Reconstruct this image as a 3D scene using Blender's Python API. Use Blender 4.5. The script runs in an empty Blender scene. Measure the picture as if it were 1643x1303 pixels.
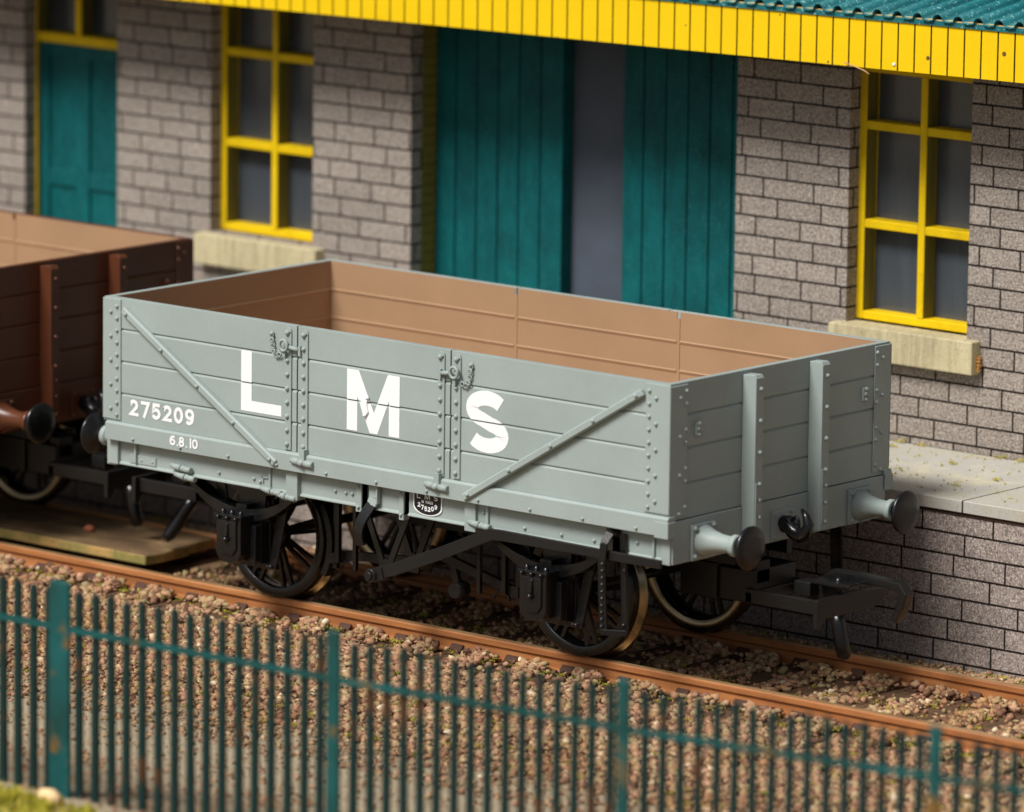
import bpy, math, random
import numpy as np
from mathutils import Vector, Matrix
R = math.radians
random.seed(7)
rng = np.random.default_rng(11)
scene = bpy.context.scene
COL = scene.collection

# ------------------------------------------------------------------ mesh builder
class MB:
    def __init__(s): s.v = []; s.f = []; s.s = []
    def add(s, vs, fs, smooth=False):
        b = len(s.v); s.v += [tuple(p) for p in vs]
        for f in fs: s.f.append([b + i for i in f]); s.s.append(smooth)
    def box(s, x0, x1, y0, y1, z0, z1):
        s.add([(x, y, z) for x in (x0, x1) for y in (y0, y1) for z in (z0, z1)],
              [(0,1,3,2),(4,6,7,5),(0,4,5,1),(2,3,7,6),(0,2,6,4),(1,5,7,3)])
    def prism(s, pts, axis, a, b, smooth=False):
        # pts: 2D polygon; axis 0: (y,z) extruded in x, 1: (x,z) in y, 2: (x,y) in z
        def P(p, t): return {0: (t, p[0], p[1]), 1: (p[0], t, p[1]), 2: (p[0], p[1], t)}[axis]
        n = len(pts)
        s.add([P(p, a) for p in pts] + [P(p, b) for p in pts],
              [tuple(range(n)), tuple(range(2*n-1, n-1, -1))])
        s.add([P(p, a) for p in pts] + [P(p, b) for p in pts],
              [(i, (i+1) % n, n+(i+1) % n, n+i) for i in range(n)], smooth)
    def bar(s, p, q, w, t, up=(0,0,1)):
        p = Vector(p); q = Vector(q); d = (q-p).normalized(); u = Vector(up)
        sd = d.cross(u)
        if sd.length < 1e-4: sd = d.cross(Vector((1,0,0)))
        sd.normalize(); u = sd.cross(d).normalized()
        vs = [c + sd*(w/2*i) + u*(t/2*j) for c in (p, q) for i in (-1,1) for j in (-1,1)]
        s.add(vs, [(0,1,3,2),(4,6,7,5),(0,4,5,1),(2,3,7,6),(0,2,6,4),(1,5,7,3)])
    def lathe(s, prof, c, axis=0, n=24, smooth=True, close=False):
        # prof: (a, r) along axis
        vs = []; m = len(prof)
        for a, r in prof:
            for k in range(n):
                t = 2*math.pi*k/n; u, w = r*math.cos(t), r*math.sin(t)
                p = {0: (a, u, w), 1: (u, a, w), 2: (u, w, a)}[axis]
                vs.append((c[0]+p[0], c[1]+p[1], c[2]+p[2]))
        fs = [(i*n+k, i*n+(k+1) % n, (i+1)*n+(k+1) % n, (i+1)*n+k) for i in range(m-1) for k in range(n)]
        if close: fs += [((m-1)*n+k, (m-1)*n+(k+1) % n, (k+1) % n, k) for k in range(n)]
        s.add(vs, fs, smooth)
        if not close:
            s.add(vs[:n], [tuple(range(n))]); s.add(vs[-n:], [tuple(range(n))])
    def cyl(s, p, q, r, n=12, r2=None):
        p = Vector(p); q = Vector(q); d = (q-p).normalized()
        a = d.orthogonal().normalized(); b = d.cross(a); r2 = r if r2 is None else r2
        vs = [c + (a*math.cos(2*math.pi*k/n) + b*math.sin(2*math.pi*k/n))*rr for c, rr in ((p, r), (q, r2)) for k in range(n)]
        s.add(vs, [(k, (k+1) % n, n+(k+1) % n, n+k) for k in range(n)], True)
        s.add(vs, [tuple(range(n)), tuple(range(2*n-1, n-1, -1))])
    def tube(s, pts, r, n=8, closed=False):
        pts = [Vector(p) for p in pts]; m = len(pts); rs = r if isinstance(r, (list, tuple)) else [r]*m
        vs = []; ref = None
        for i, p in enumerate(pts):
            a = pts[(i-1) % m] if (i > 0 or closed) else p; b = pts[(i+1) % m] if (i < m-1 or closed) else p
            d = (b-a).normalized()
            if ref is None: ref = d.orthogonal().normalized()
            ref = (ref - d*ref.dot(d)).normalized(); o = d.cross(ref)
            vs += [p + (ref*math.cos(2*math.pi*k/n) + o*math.sin(2*math.pi*k/n))*rs[i] for k in range(n)]
        k_ = m if closed else m-1
        s.add(vs, [(i*n+k, i*n+(k+1) % n, ((i+1) % m)*n+(k+1) % n, ((i+1) % m)*n+k) for i in range(k_) for k in range(n)], True)
        if not closed: s.add(vs[:n], [tuple(range(n))]); s.add(vs[-n:], [tuple(range(n))])
    def rivet(s, p, nrm, r=.016, h=.8):
        # small dome on a surface; nrm is one of +-x +-y +-z
        d = Vector(nrm); a = d.orthogonal().normalized(); b = d.cross(a); c = Vector(p); n = 8
        vs = []
        for rr, hh in ((1, -.1), (.92, .35), (.6, .8)):
            vs += [c + d*(hh*r*h) + (a*math.cos(2*math.pi*k/n)+b*math.sin(2*math.pi*k/n))*r*rr for k in range(n)]
        vs.append(c + d*r*h)
        s.add(vs, [(i*n+k, i*n+(k+1) % n, (i+1)*n+(k+1) % n, (i+1)*n+k) for i in range(2) for k in range(n)] + [(2*n+k, 2*n+(k+1) % n, 3*n) for k in range(n)], True)
    def build(s, name, mat, parent=None, bevel=0, seg=1, loc=None):
        me = bpy.data.meshes.new(name); me.from_pydata(s.v, [], s.f)
        me.polygons.foreach_set('use_smooth', s.s); me.update()
        import bmesh
        bm = bmesh.new(); bm.from_mesh(me); bmesh.ops.remove_doubles(bm, verts=bm.verts, dist=1e-5)
        bmesh.ops.recalc_face_normals(bm, faces=bm.faces); bm.to_mesh(me); bm.free()
        o = bpy.data.objects.new(name, me); COL.objects.link(o)
        me.materials.append(mat)
        if parent: o.parent = parent
        if loc: o.location = loc
        if bevel:
            m = o.modifiers.new('bevel', 'BEVEL'); m.width = bevel; m.segments = seg; m.limit_method = 'ANGLE'; m.angle_limit = R(50)
        return o

def tag(o, label=None, cat=None, group=None, kind=None):
    if label: o['label'] = label
    if cat: o['category'] = cat
    if group: o['group'] = group
    if kind: o['kind'] = kind
    return o
def empty(name, loc=(0,0,0), **k):
    o = bpy.data.objects.new(name, None); COL.objects.link(o); o.location = loc; o.empty_display_size = .2
    return tag(o, **k)

# ------------------------------------------------------------------ materials
def srgb(r, g, b):
    f = lambda c: (c/255)/12.92 if c/255 <= .04045 else ((c/255+.055)/1.055)**2.4
    return (f(r), f(g), f(b), 1)
class NT:
    def __init__(s, name):
        s.m = bpy.data.materials.new(name); s.m.use_nodes = True; s.t = s.m.node_tree; s.t.nodes.clear()
        s.out = s.n('ShaderNodeOutputMaterial'); s.b = s.n('ShaderNodeBsdfPrincipled'); s.l(s.b.outputs[0], s.out.inputs[0])
    def n(s, typ, **k):
        x = s.t.nodes.new(typ)
        for a, b in k.items(): setattr(x, a, b)
        return x
    def l(s, a, b): s.t.links.new(a, b)
    def set(s, inp, v):
        if hasattr(v, 'links') or hasattr(v, 'is_linked'): s.l(v, inp)
        else: inp.default_value = v
    def math(s, op, a, b=None, c=None, clamp=False):
        x = s.n('ShaderNodeMath', operation=op, use_clamp=clamp); s.set(x.inputs[0], a)
        if b is not None: s.set(x.inputs[1], b)
        if c is not None: s.set(x.inputs[2], c)
        return x.outputs[0]
    def mix(s, f, a, b, bt='MIX'):
        x = s.n('ShaderNodeMix', data_type='RGBA', blend_type=bt); s.set(x.inputs[0], f); s.set(x.inputs[6], a); s.set(x.inputs[7], b)
        return x.outputs[2]
    def ramp(s, f, stops, interp='LINEAR'):
        x = s.n('ShaderNodeValToRGB'); x.color_ramp.interpolation = interp; e = x.color_ramp.elements
        while len(e) < len(stops): e.new(.5)
        for i, (p, c) in enumerate(stops):
            e[i].position = p; e[i].color = c if hasattr(c, '__len__') else (c, c, c, 1)
        s.set(x.inputs[0], f); return x.outputs[0]
    def co(s):
        if not hasattr(s, '_co'): s._co = s.n('ShaderNodeTexCoord').outputs['Object']
        return s._co
    def noise(s, scale, detail=3, rough=.55, vec=None, stretch=None):
        v = vec or s.co()
        if stretch:
            mp = s.n('ShaderNodeMapping'); s.l(v, mp.inputs[0]); mp.inputs['Scale'].default_value = stretch; v = mp.outputs[0]
        x = s.n('ShaderNodeTexNoise'); s.l(v, x.inputs['Vector']); x.inputs['Scale'].default_value = scale
        x.inputs['Detail'].default_value = detail; x.inputs['Roughness'].default_value = rough
        return x.outputs['Fac']
    def bump(s, h, strength=.3, dist=.01):
        x = s.n('ShaderNodeBump'); s.set(x.inputs['Height'], h); x.inputs['Strength'].default_value = strength; x.inputs['Distance'].default_value = dist
        s.l(x.outputs[0], s.b.inputs['Normal'])
    def fin(s, col, rough=.5, metal=0, spec=.5):
        s.set(s.b.inputs['Base Color'], col); s.set(s.b.inputs['Roughness'], rough); s.set(s.b.inputs['Metallic'], metal)
        s.b.inputs['Specular IOR Level'].default_value = spec
        return s.m

def scl(c, k): return (c[0]*k, c[1]*k, c[2]*k, 1)
def plastic(name, c, rough=.42, spec=.4, var=.10, bump=.15, dust=.0, dustc=None):
    t = NT(name); n1 = t.noise(2.2, 4); n2 = t.noise(38, 3)
    f = t.ramp(n1, [(.3, 0), (.7, 1)])
    col = t.mix(f, scl(c, 1-var), scl(c, 1+var))
    col = t.mix(t.math('MULTIPLY', t.ramp(n2, [(.45, 0), (.75, 1)]), .18), col, scl(c, .8))
    if dust:
        d = t.ramp(t.noise(60, 5, .7), [(.60, 0), (.72, 1)])
        col = t.mix(t.math('MULTIPLY', d, dust), col, dustc or (.35, .32, .28, 1))
    t.bump(t.noise(55, 4), bump, .004)
    return t.fin(col, t.math('ADD', t.math('MULTIPLY', n1, .15), rough-.07), 0, spec)

GREY = srgb(150, 161, 157)
M_grey = plastic('grey_wagon_paint', GREY, .46, .22, .05, .12)
M_brown = plastic('bauxite_brown_paint', srgb(90, 50, 32), .32, .45, .08, .12)
M_tan = plastic('tan_wagon_lining', srgb(160, 128, 98), .55, .3, .05, .12)
M_black = plastic('black_plastic', (.0055, .0055, .006, 1), .27, .5, .15, .25, .10, (.09, .085, .08, 1))
M_blackm = plastic('matt_black_plastic', (.009, .0085, .0085, 1), .40, .4, .15, .25, .12, (.12, .11, .10, 1))
M_gloss = plastic('gloss_black_plastic', (.008, .008, .009, 1), .24, .5, .1, .05)
M_white = plastic('white_print', (.84, .84, .83, 1), .5, .3, .02, .05)
M_plate = plastic('black_print', (.012, .012, .018, 1), .4, .4, .02, .05)

def mk_tyre():
    t = NT('bronzed_wheel_tread'); n = t.noise(9, 4)
    return t.fin(t.mix(n, (.16, .125, .075, 1), (.42, .35, .24, 1)), t.math('ADD', t.math('MULTIPLY', n, .15), .14), 1, .5)
M_tyre = mk_tyre()

def mk_rail():
    t = NT('rusty_rail_paint')
    a = t.noise(3.0, 5, .6, stretch=(.35, 1, 3)); b = t.noise(45, 4, .7)
    col = t.ramp(a, [(.25, srgb(128, 80, 46)), (.5, srgb(162, 103, 58)), (.78, srgb(190, 132, 80))])
    col = t.mix(t.math('MULTIPLY', t.ramp(b, [(.56, 0), (.72, 1)]), .35), col, srgb(105, 58, 34))
    t.bump(b, .3, .004)
    return t.fin(col, .5, 0, .4)
M_rail = mk_rail()
def mk_railtop():
    t = NT('worn_rail_head'); a = t.noise(6, 5, .6, stretch=(.3, 4, 1))
    col = t.ramp(a, [(.3, srgb(178, 132, 86)), (.7, srgb(224, 190, 140))])
    return t.fin(col, t.math('ADD', t.math('MULTIPLY', a, .25), .18), .55, .5)
M_railtop = mk_railtop()
M_chair = plastic('rail_chair_brown', srgb(74, 48, 36), .6, .3, .2, .4, .4, srgb(130, 90, 62))
def mk_sleeper():
    t = NT('brown_sleeper'); a = t.noise(5, 5, .6, stretch=(6, .6, 1)); b = t.noise(50, 4, .7)
    col = t.ramp(a, [(.3, srgb(62, 44, 32)), (.7, srgb(106, 80, 58))])
    col = t.mix(t.math('MULTIPLY', t.ramp(b, [(.5, 0), (.7, 1)]), .5), col, srgb(140, 112, 84))
    t.bump(a, .5, .01); return t.fin(col, .75, 0, .2)
M_sleeper = mk_sleeper()
def mk_board():
    t = NT('mossy_plywood'); a = t.noise(2.3, 5, .6, stretch=(1, 2.2, 2.2)); b = t.noise(26, 5, .7); c = t.noise(4, 4)
    col = t.ramp(a, [(.3, srgb(84, 66, 48)), (.55, srgb(122, 98, 70)), (.75, srgb(150, 128, 92))])
    # sides are paler; the top's shadow is put into its darker brown
    g = t.n('ShaderNodeNewGeometry'); sp = t.n('ShaderNodeSeparateXYZ'); t.l(g.outputs['True Normal'], sp.inputs[0])
    top = t.ramp(sp.outputs[2], [(.5, 0), (.6, 1)])
    side = t.ramp(c, [(.35, srgb(132, 124, 70)), (.6, srgb(186, 148, 90))])
    col = t.mix(top, side, col)
    col = t.mix(t.math('MULTIPLY', t.ramp(b, [(.55, 0), (.7, 1)]), .6), col, srgb(66, 52, 34))
    t.bump(b, .5, .01); return t.fin(col, .8, 0, .2)
M_board = mk_board()

def mk_brick(name, h, ln, z0, c_lo, c_hi, mort, sp, seed, lw=.0085):
    t = NT(name)
    s = t.n('ShaderNodeSeparateXYZ'); t.l(t.co(), s.inputs[0])
    u = t.math('ADD', s.outputs[0], s.outputs[1])
    zz = t.math('DIVIDE', t.math('SUBTRACT', s.outputs[2], z0), h)
    row = t.math('FLOOR', zz); fr = t.math('FRACT', zz)
    w = t.math('ADD', t.math('DIVIDE', u, ln), t.math('MULTIPLY', row, 7.37+seed))
    ve = t.n('ShaderNodeTexVoronoi', voronoi_dimensions='1D', feature='DISTANCE_TO_EDGE'); ve.inputs['Scale'].default_value = 1; ve.inputs['Randomness'].default_value = .55; t.l(w, ve.inputs['W'])
    vc = t.n('ShaderNodeTexVoronoi', voronoi_dimensions='1D', feature='F1'); vc.inputs['Scale'].default_value = 1; vc.inputs['Randomness'].default_value = .55; t.l(w, vc.inputs['W'])
    wob = t.math('MULTIPLY', t.math('SUBTRACT', t.noise(30, 3), .5), .006)
    dv = t.math('ADD', t.math('MULTIPLY', ve.outputs['Distance'], ln), wob)
    dh = t.math('ADD', t.math('MULTIPLY', t.math('MINIMUM', fr, t.math('SUBTRACT', 1, fr)), h), wob)
    d = t.math('MINIMUM', dv, dh)
    m = t.ramp(t.math('DIVIDE', d, lw*2), [(.30, 1), (.62, 0)])
    sc = t.n('ShaderNodeSeparateColor'); t.l(vc.outputs['Color'], sc.inputs[0])
    base = t.mix(sc.outputs[0], c_lo, c_hi)
    big = t.noise(.9, 3)
    base = t.mix(t.math('MULTIPLY', big, .35), base, scl(c_lo, .85))
    n1 = t.noise(48, 4, .8); n2 = t.noise(70, 3, .7)
    base = t.mix(t.math('MULTIPLY', t.ramp(n1, [(.49, 0), (.57, 1)]), sp), base, srgb(84, 72, 64))
    base = t.mix(t.math('MULTIPLY', t.ramp(n2, [(.53, 0), (.61, 1)]), sp*.75), base, srgb(222, 212, 198))
    col = t.mix(m, base, mort)
    hgt = t.math('SUBTRACT', t.math('MULTIPLY', n1, .12), m)
    t.bump(hgt, .35, .006)
    return t.fin(col, .85, 0, .2)
M_brick = mk_brick('etched_stone_blocks', .1485, .40, 1.18-.1485*3, srgb(138, 128, 120), srgb(160, 149, 139), srgb(26, 16, 11), .72, 0, .0085)
M_pbrick = mk_brick('platform_stone_blocks', .155, .50, -.203, srgb(140, 127, 121), srgb(162, 148, 141), srgb(26, 18, 14), .72, 1.3, .0085)

def mk_platform():
    t = NT('platform_surface')
    s = t.n('ShaderNodeSeparateXYZ'); t.l(t.co(), s.inputs[0])
    a = t.noise(1.6, 5, .6); b = t.noise(70, 4, .7); c = t.noise(9, 5, .7)
    col = t.ramp(a, [(.3, srgb(176, 170, 146)), (.55, srgb(178, 174, 166)), (.75, srgb(204, 196, 170))])
    col = t.mix(t.math('MULTIPLY', t.ramp(b, [(.55, 0), (.68, 1)]), .5), col, srgb(112, 104, 92))
    col = t.mix(t.math('MULTIPLY', t.ramp(c, [(.60, 0), (.72, 1)]), .35), col, srgb(176, 160, 104))
    j = t.math('ABSOLUTE', t.math('SUBTRACT', t.math('FRACT', t.math('ADD', t.math('DIVIDE', t.math('SUBTRACT', s.outputs[0], 2.98), 1.9), .5)), .5))
    m = t.ramp(t.math('MULTIPLY', j, 1.9/.02), [(.25, 1), (.5, 0)])
    col = t.mix(m, col, srgb(58, 46, 36))
    t.bump(t.math('SUBTRACT', b, m), .4, .006); return t.fin(col, .75, 0, .25)
M_plat = mk_platform()
M_darkstrip = plastic('dark_brown_strip', srgb(50, 34, 26), .7, .2, .3, .3)

def paint(name, c, dark, light=None, rough=.6, sp=.5, spec=.35, grain=None, lt=.25, hi=1.12):
    t = NT(name); a = t.noise(1.7, 5, .65); b = t.noise(42, 4, .8); g = t.noise(6, 4, .6, stretch=grain or (1, 1, 1))
    col = t.mix(t.ramp(a, [(.3, 0), (.7, 1)]), scl(c, .86), scl(c, hi))
    col = t.mix(t.math('MULTIPLY', t.ramp(g, [(.45, 0), (.7, 1)]), sp*.5), col, dark)
    col = t.mix(t.math('MULTIPLY', t.ramp(b, [(.58, 0), (.68, 1)]), sp), col, dark)
    if light: col = t.mix(t.math('MULTIPLY', t.ramp(t.noise(38, 3, .75), [(.59, 0), (.66, 1)]), lt), col, light)
    t.bump(b, .5, .006); return t.fin(col, rough, 0, spec)
TEAL = (.001, .070, .074, 1)
M_teal = paint('teal_door_paint', TEAL, (.001, .026, .030, 1), (.05, .20, .19, 1), .6, .75, .18, (3, 3, .6), .45, 1.7)
M_roof = paint('teal_roof_paint', (.008, .135, .150, 1), (.004, .045, .055, 1), (.26, .50, .50, 1), .6, .7, .25, None, .9)
M_yellow = paint('yellow_trim_paint', (.78, .52, .002, 1), (.40, .27, .01, 1), None, .6, .45, .2, (1, 1, 1))
def edge_shade(m):
    # laser-cut card edges facing along the wall are thinly painted, and darkened by shade put into the colour
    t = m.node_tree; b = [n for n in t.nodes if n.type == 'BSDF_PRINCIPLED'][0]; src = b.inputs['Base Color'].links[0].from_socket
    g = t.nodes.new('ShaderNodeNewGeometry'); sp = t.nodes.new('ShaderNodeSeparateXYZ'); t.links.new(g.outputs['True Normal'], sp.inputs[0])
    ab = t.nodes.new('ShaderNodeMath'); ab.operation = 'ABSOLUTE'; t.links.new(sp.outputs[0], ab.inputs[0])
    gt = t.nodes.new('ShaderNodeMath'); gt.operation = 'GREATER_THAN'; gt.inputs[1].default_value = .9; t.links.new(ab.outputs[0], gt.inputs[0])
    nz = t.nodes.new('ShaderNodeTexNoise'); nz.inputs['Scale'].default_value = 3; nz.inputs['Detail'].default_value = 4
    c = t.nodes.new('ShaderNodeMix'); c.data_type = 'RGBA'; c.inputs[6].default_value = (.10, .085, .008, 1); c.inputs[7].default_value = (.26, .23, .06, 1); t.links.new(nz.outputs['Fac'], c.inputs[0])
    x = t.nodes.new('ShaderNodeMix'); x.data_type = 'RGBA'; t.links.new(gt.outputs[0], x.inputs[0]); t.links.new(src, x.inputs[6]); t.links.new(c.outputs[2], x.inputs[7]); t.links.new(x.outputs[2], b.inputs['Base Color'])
edge_shade(M_yellow)
def mk_valance():
    t = NT('yellow_valance_boards')
    s = t.n('ShaderNodeSeparateXYZ'); t.l(t.co(), s.inputs[0])
    a = t.noise(2, 4); b = t.noise(95, 4, .75); v = t.n('ShaderNodeTexVoronoi'); t.l(t.co(), v.inputs['Vector']); v.inputs['Scale'].default_value = 9
    col = t.mix(a, (.74, .48, .001, 1), (.84, .57, .003, 1))
    col = t.mix(t.math('MULTIPLY', t.ramp(b, [(.58, 0), (.68, 1)]), .35), col, (.55, .34, .01, 1))
    sc = t.n('ShaderNodeSeparateColor'); t.l(v.outputs['Color'], sc.inputs[0])
    dot = t.math('MULTIPLY', t.math('LESS_THAN', v.outputs['Distance'], t.math('MULTIPLY', sc.outputs[1], .17)), t.math('GREATER_THAN', sc.outputs[0], .72))
    col = t.mix(dot, col, (.14, .07, .02, 1))
    t.bump(b, .3, .006); return t.fin(col, .6, 0, .2)
M_valance = mk_valance()
M_groove = plastic('dark_board_gap', srgb(34, 20, 6), .9, .1, .2, .1)
M_cream = paint('cream_sill_card', srgb(190, 178, 142), srgb(112, 98, 70), srgb(226, 218, 190), .8, .8, .2, (4, 4, .4), .4)
M_cream2 = plastic('cream_packing', srgb(198, 172, 116), .8, .2, .2, .3)
M_ply = plastic('raw_splintered_card', srgb(206, 152, 84), .8, .2, .2, .4)
def mk_glaze():
    t = NT('smoky_window_glazing'); a = t.noise(1.4, 3, stretch=(3, 1, .5)); b = t.noise(70, 3, .7)
    col = t.mix(a, (.032, .038, .046, 1), (.080, .092, .108, 1))
    col = t.mix(t.math('MULTIPLY', t.ramp(b, [(.70, 0), (.74, 1)]), .6), col, (.35, .35, .36, 1))
    return t.fin(col, t.math('ADD', t.math('MULTIPLY', a, .3), .10), 0, .7)
M_glaze = mk_glaze()
M_inner = plastic('grey_inner_panel', srgb(72, 79, 90), .6, .3, .15, .1)
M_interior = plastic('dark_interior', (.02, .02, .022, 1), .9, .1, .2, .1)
M_rustyjamb = paint('mustard_jamb', (.20, .17, .03, 1), (.05, .04, .02, 1), None, .7, .6, .2, (1, 1, 8))

def mk_fence():
    t = NT('weathered_green_fence'); a = t.noise(2.2, 4); b = t.noise(3.4, 4, .6)
    col = t.mix(t.ramp(a, [(.35, 0), (.65, 1)]), (.002, .040, .036, 1), (.002, .080, .080, 1))
    col = t.mix(t.ramp(b, [(.58, 0), (.68, 1)]), col, (.15, .08, .015, 1))
    return t.fin(col, .55, 0, .35)
M_fence = mk_fence()
def mk_picket():
    t = NT('green_fence_picket'); b = t.noise(2.1, 4, .6)
    col = t.mix(t.ramp(b, [(.60, 0), (.68, 1)]), (.003, .022, .020, 1), (.060, .028, .012, 1))
    return t.fin(col, .6, 0, .3)
M_picket = mk_picket()

def mk_stone():
    t = NT('mixed_ballast_stone')
    at = t.n('ShaderNodeAttribute', attribute_name='tint'); n = t.noise(60, 4, .7)
    col = t.ramp(at.outputs['Fac'], [(0, srgb(86, 62, 48)), (.16, srgb(126, 92, 72)), (.32, srgb(172, 128, 102)), (.46, srgb(184, 142, 106)), (.58, srgb(168, 150, 106)),
                                     (.70, srgb(198, 154, 124)), (.82, srgb(156, 142, 104)), (.92, srgb(210, 180, 138)), (1, srgb(238, 222, 194))])
    col = t.mix(t.math('MULTIPLY', t.ramp(n, [(.4, 0), (.7, 1)]), .4), col, srgb(112, 80, 62))
    big = t.noise(1.3, 3)
    col = t.mix(t.math('MULTIPLY', t.ramp(big, [(.5, 0), (.68, 1)]), .5), col, t.mix(1, col, srgb(222, 200, 150), 'MULTIPLY'))
    t.bump(n, .5, .006); return t.fin(col, .8, 0, .25)
M_stone = mk_stone()
def mk_ground():
    t = NT('gravel_ground')
    s = t.n('ShaderNodeSeparateXYZ'); t.l(t.co(), s.inputs[0])
    a = t.noise(1.2, 4); b = t.noise(28, 5, .75); c = t.noise(75, 3, .7)
    bal = t.ramp(b, [(.3, srgb(108, 82, 62)), (.5, srgb(152, 120, 90)), (.7, srgb(184, 154, 118))])
    path = t.ramp(b, [(.25, srgb(142, 126, 102)), (.5, srgb(172, 158, 132)), (.75, srgb(190, 176, 150))])
    path = t.mix(t.math('MULTIPLY', t.ramp(c, [(.56, 0), (.66, 1)]), .45), path, srgb(96, 78, 58))
    f = t.ramp(t.math('ADD', s.outputs[1], t.math('MULTIPLY', a, 1.0)), [(0, 0), (1, 1)])
    # path lies beyond the ballast shoulder
    k = t.math('SUBTRACT', t.math('MULTIPLY', t.math('ADD', s.outputs[1], t.math('MULTIPLY', a, .6)), 1.6), -4.7, clamp=True)
    col = t.mix(k, path, bal)
    t.bump(b, .7, .03); return t.fin(col, .9, 0, .15)
M_ground = mk_ground()
def mk_flock():
    t = NT('yellow_green_flock')
    at = t.n('ShaderNodeAttribute', attribute_name='tint')
    col = t.ramp(at.outputs['Fac'], [(0, srgb(92, 96, 30)), (.4, srgb(138, 138, 42)), (.75, srgb(184, 172, 56)), (1, srgb(214, 196, 92))])
    t.b.inputs['Subsurface Weight'].default_value = 0
    return t.fin(col, .8, 0, .15)
M_flock = mk_flock()
M_pebble = plastic('red_pebble', srgb(176, 104, 74), .8, .2, .2, .5)
M_creamlump = plastic('cream_lump', srgb(236, 200, 150), .9, .2, .1, .5)
M_fibre = plastic('pale_fibre', srgb(196, 150, 110), .5, .3, .1, 0)

# ------------------------------------------------------------------ lettering (ribbon strokes)
def arc(cx, cy, rx, ry, a0, a1, n=14):
    return [(cx+rx*math.cos(R(a0+(a1-a0)*i/n)), cy+ry*math.sin(R(a0+(a1-a0)*i/n))) for i in range(n+1)]
GL = {
 '0': [arc(.36, .5, .245, .385, 90, 450, 24)],
 '1': [[(.36, 0), (.36, 1)]],
 '2': [[(.12, .70)]+arc(.35, .66, .225, .225, 170, -25, 12)+[(.48, .47), (.13, .115), (.70, .115)]],
 '5': [[(.64, .885), (.20, .885), (.16, .50)]+arc(.36, .36, .235, .245, 118, -160, 14)],
 '6': [arc(.36, .345, .235, .23, 180, 540, 20), [(.125, .36), (.14, .60), (.24, .80), (.42, .885), (.60, .80)]],
 '7': [[(.06, .885), (.62, .885), (.28, 0)]],
 '8': [arc(.36, .70, .19, .185, 90, 450, 18), arc(.36, .305, .235, .20, 90, 450, 18)],
 '9': [arc(.36, .655, .235, .23, 0, 360, 20), [(.595, .64), (.58, .40), (.48, .20), (.30, .115), (.12, .20)]],
 '.': [[(.10, .02), (.10, .17)]],
 'L': [[(.12, 1), (.12, .115), (.66, .115)]],
 'M': [[(.10, 0), (.10, .95), (.42, .15), (.74, .95), (.74, 0)]],
 'S': [arc(.37, .71, .24, .185, 25, 255, 14)+arc(.37, .305, .25, .195, 80, -155, 14)],
 'T': [[(.04, .9), (.72, .9)], [(.38, 0), (.38, .9)]], 'O': [arc(.38, .5, .27, .385, 90, 450, 22)],
 'N': [[(.12, 0), (.12, .95), (.62, .05), (.62, 1)]],
}
ADV = {'.': .20, '1': .5, ' ': .4, 'M': .95}
def ribbon(mb, pts, w, x0, z0, sx, sz, y, th=.0012):
    P = [Vector((x0+p[0]*sx, z0+p[1]*sz)) for p in pts]; n = len(P)
    closed = (P[0]-P[-1]).length < 1e-6
    L = []; Q = []
    for i in range(n):
        a = P[i-1] if i > 0 else (P[-2] if closed else None); b = P[i+1] if i < n-1 else (P[1] if closed else None)
        d1 = (P[i]-a).normalized() if a is not None else None; d2 = (b-P[i]).normalized() if b is not None else None
        if d1 is None: d1 = d2
        if d2 is None: d2 = d1
        m = (d1+d2); m = m.normalized() if m.length > .05 else d1
        nn = Vector((-m.y, m.x)); c = max(nn.dot(Vector((-d1.y, d1.x))), .45)
        L.append(P[i]+nn*(w/2/c)); Q.append(P[i]-nn*(w/2/c))
    for i in range(n-1):
        mb.add([(L[i].x, y, L[i].y), (L[i+1].x, y, L[i+1].y), (Q[i+1].x, y, Q[i+1].y), (Q[i].x, y, Q[i].y)], [(0,1,2,3)])
def cut_groove(o, z0=1.662, z1=1.672):
    import bmesh
    bm = bmesh.new(); bm.from_mesh(o.data)
    for z in (z0, z1):
        bmesh.ops.bisect_plane(bm, geom=bm.verts[:]+bm.edges[:]+bm.faces[:], plane_co=(0, 0, z), plane_no=(0, 0, 1))
    bmesh.ops.delete(bm, geom=[f for f in bm.faces if z0 < f.calc_center_median().z < z1], context='FACES')
    bm.to_mesh(o.data); bm.free()
def text(mb, s, x0, x1, z0, h, stroke, y):
    tot = sum(ADV.get(c, .82) for c in s) - .10
    sx = (x1-x0)/tot; x = x0; k = 0
    for c in s:
        for st in GL.get(c, []):
            ribbon(mb, st, stroke, x, z0, sx, h, y-.0004*k); k = (k+1) % 3
        x += ADV.get(c, .82)*sx

# ------------------------------------------------------------------ open wagon
GZ = [1.905, 1.67, 1.435]
def grooved(o, i, s0, s1, gs, d=.013, w=.010):
    """polygon (o-axis, s-axis): outer face at o with V grooves at gs, inner face at i"""
    sg = 1 if i > o else -1
    pts = [(o, s0)]
    for g in sorted(gs):
        pts += [(o, g-.017), (o+sg*d, g-.001), (o+sg*d, g+.001), (o, g+.006)]
    pts += [(o, s1), (i, s1), (i, s0)]
    return pts

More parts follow.
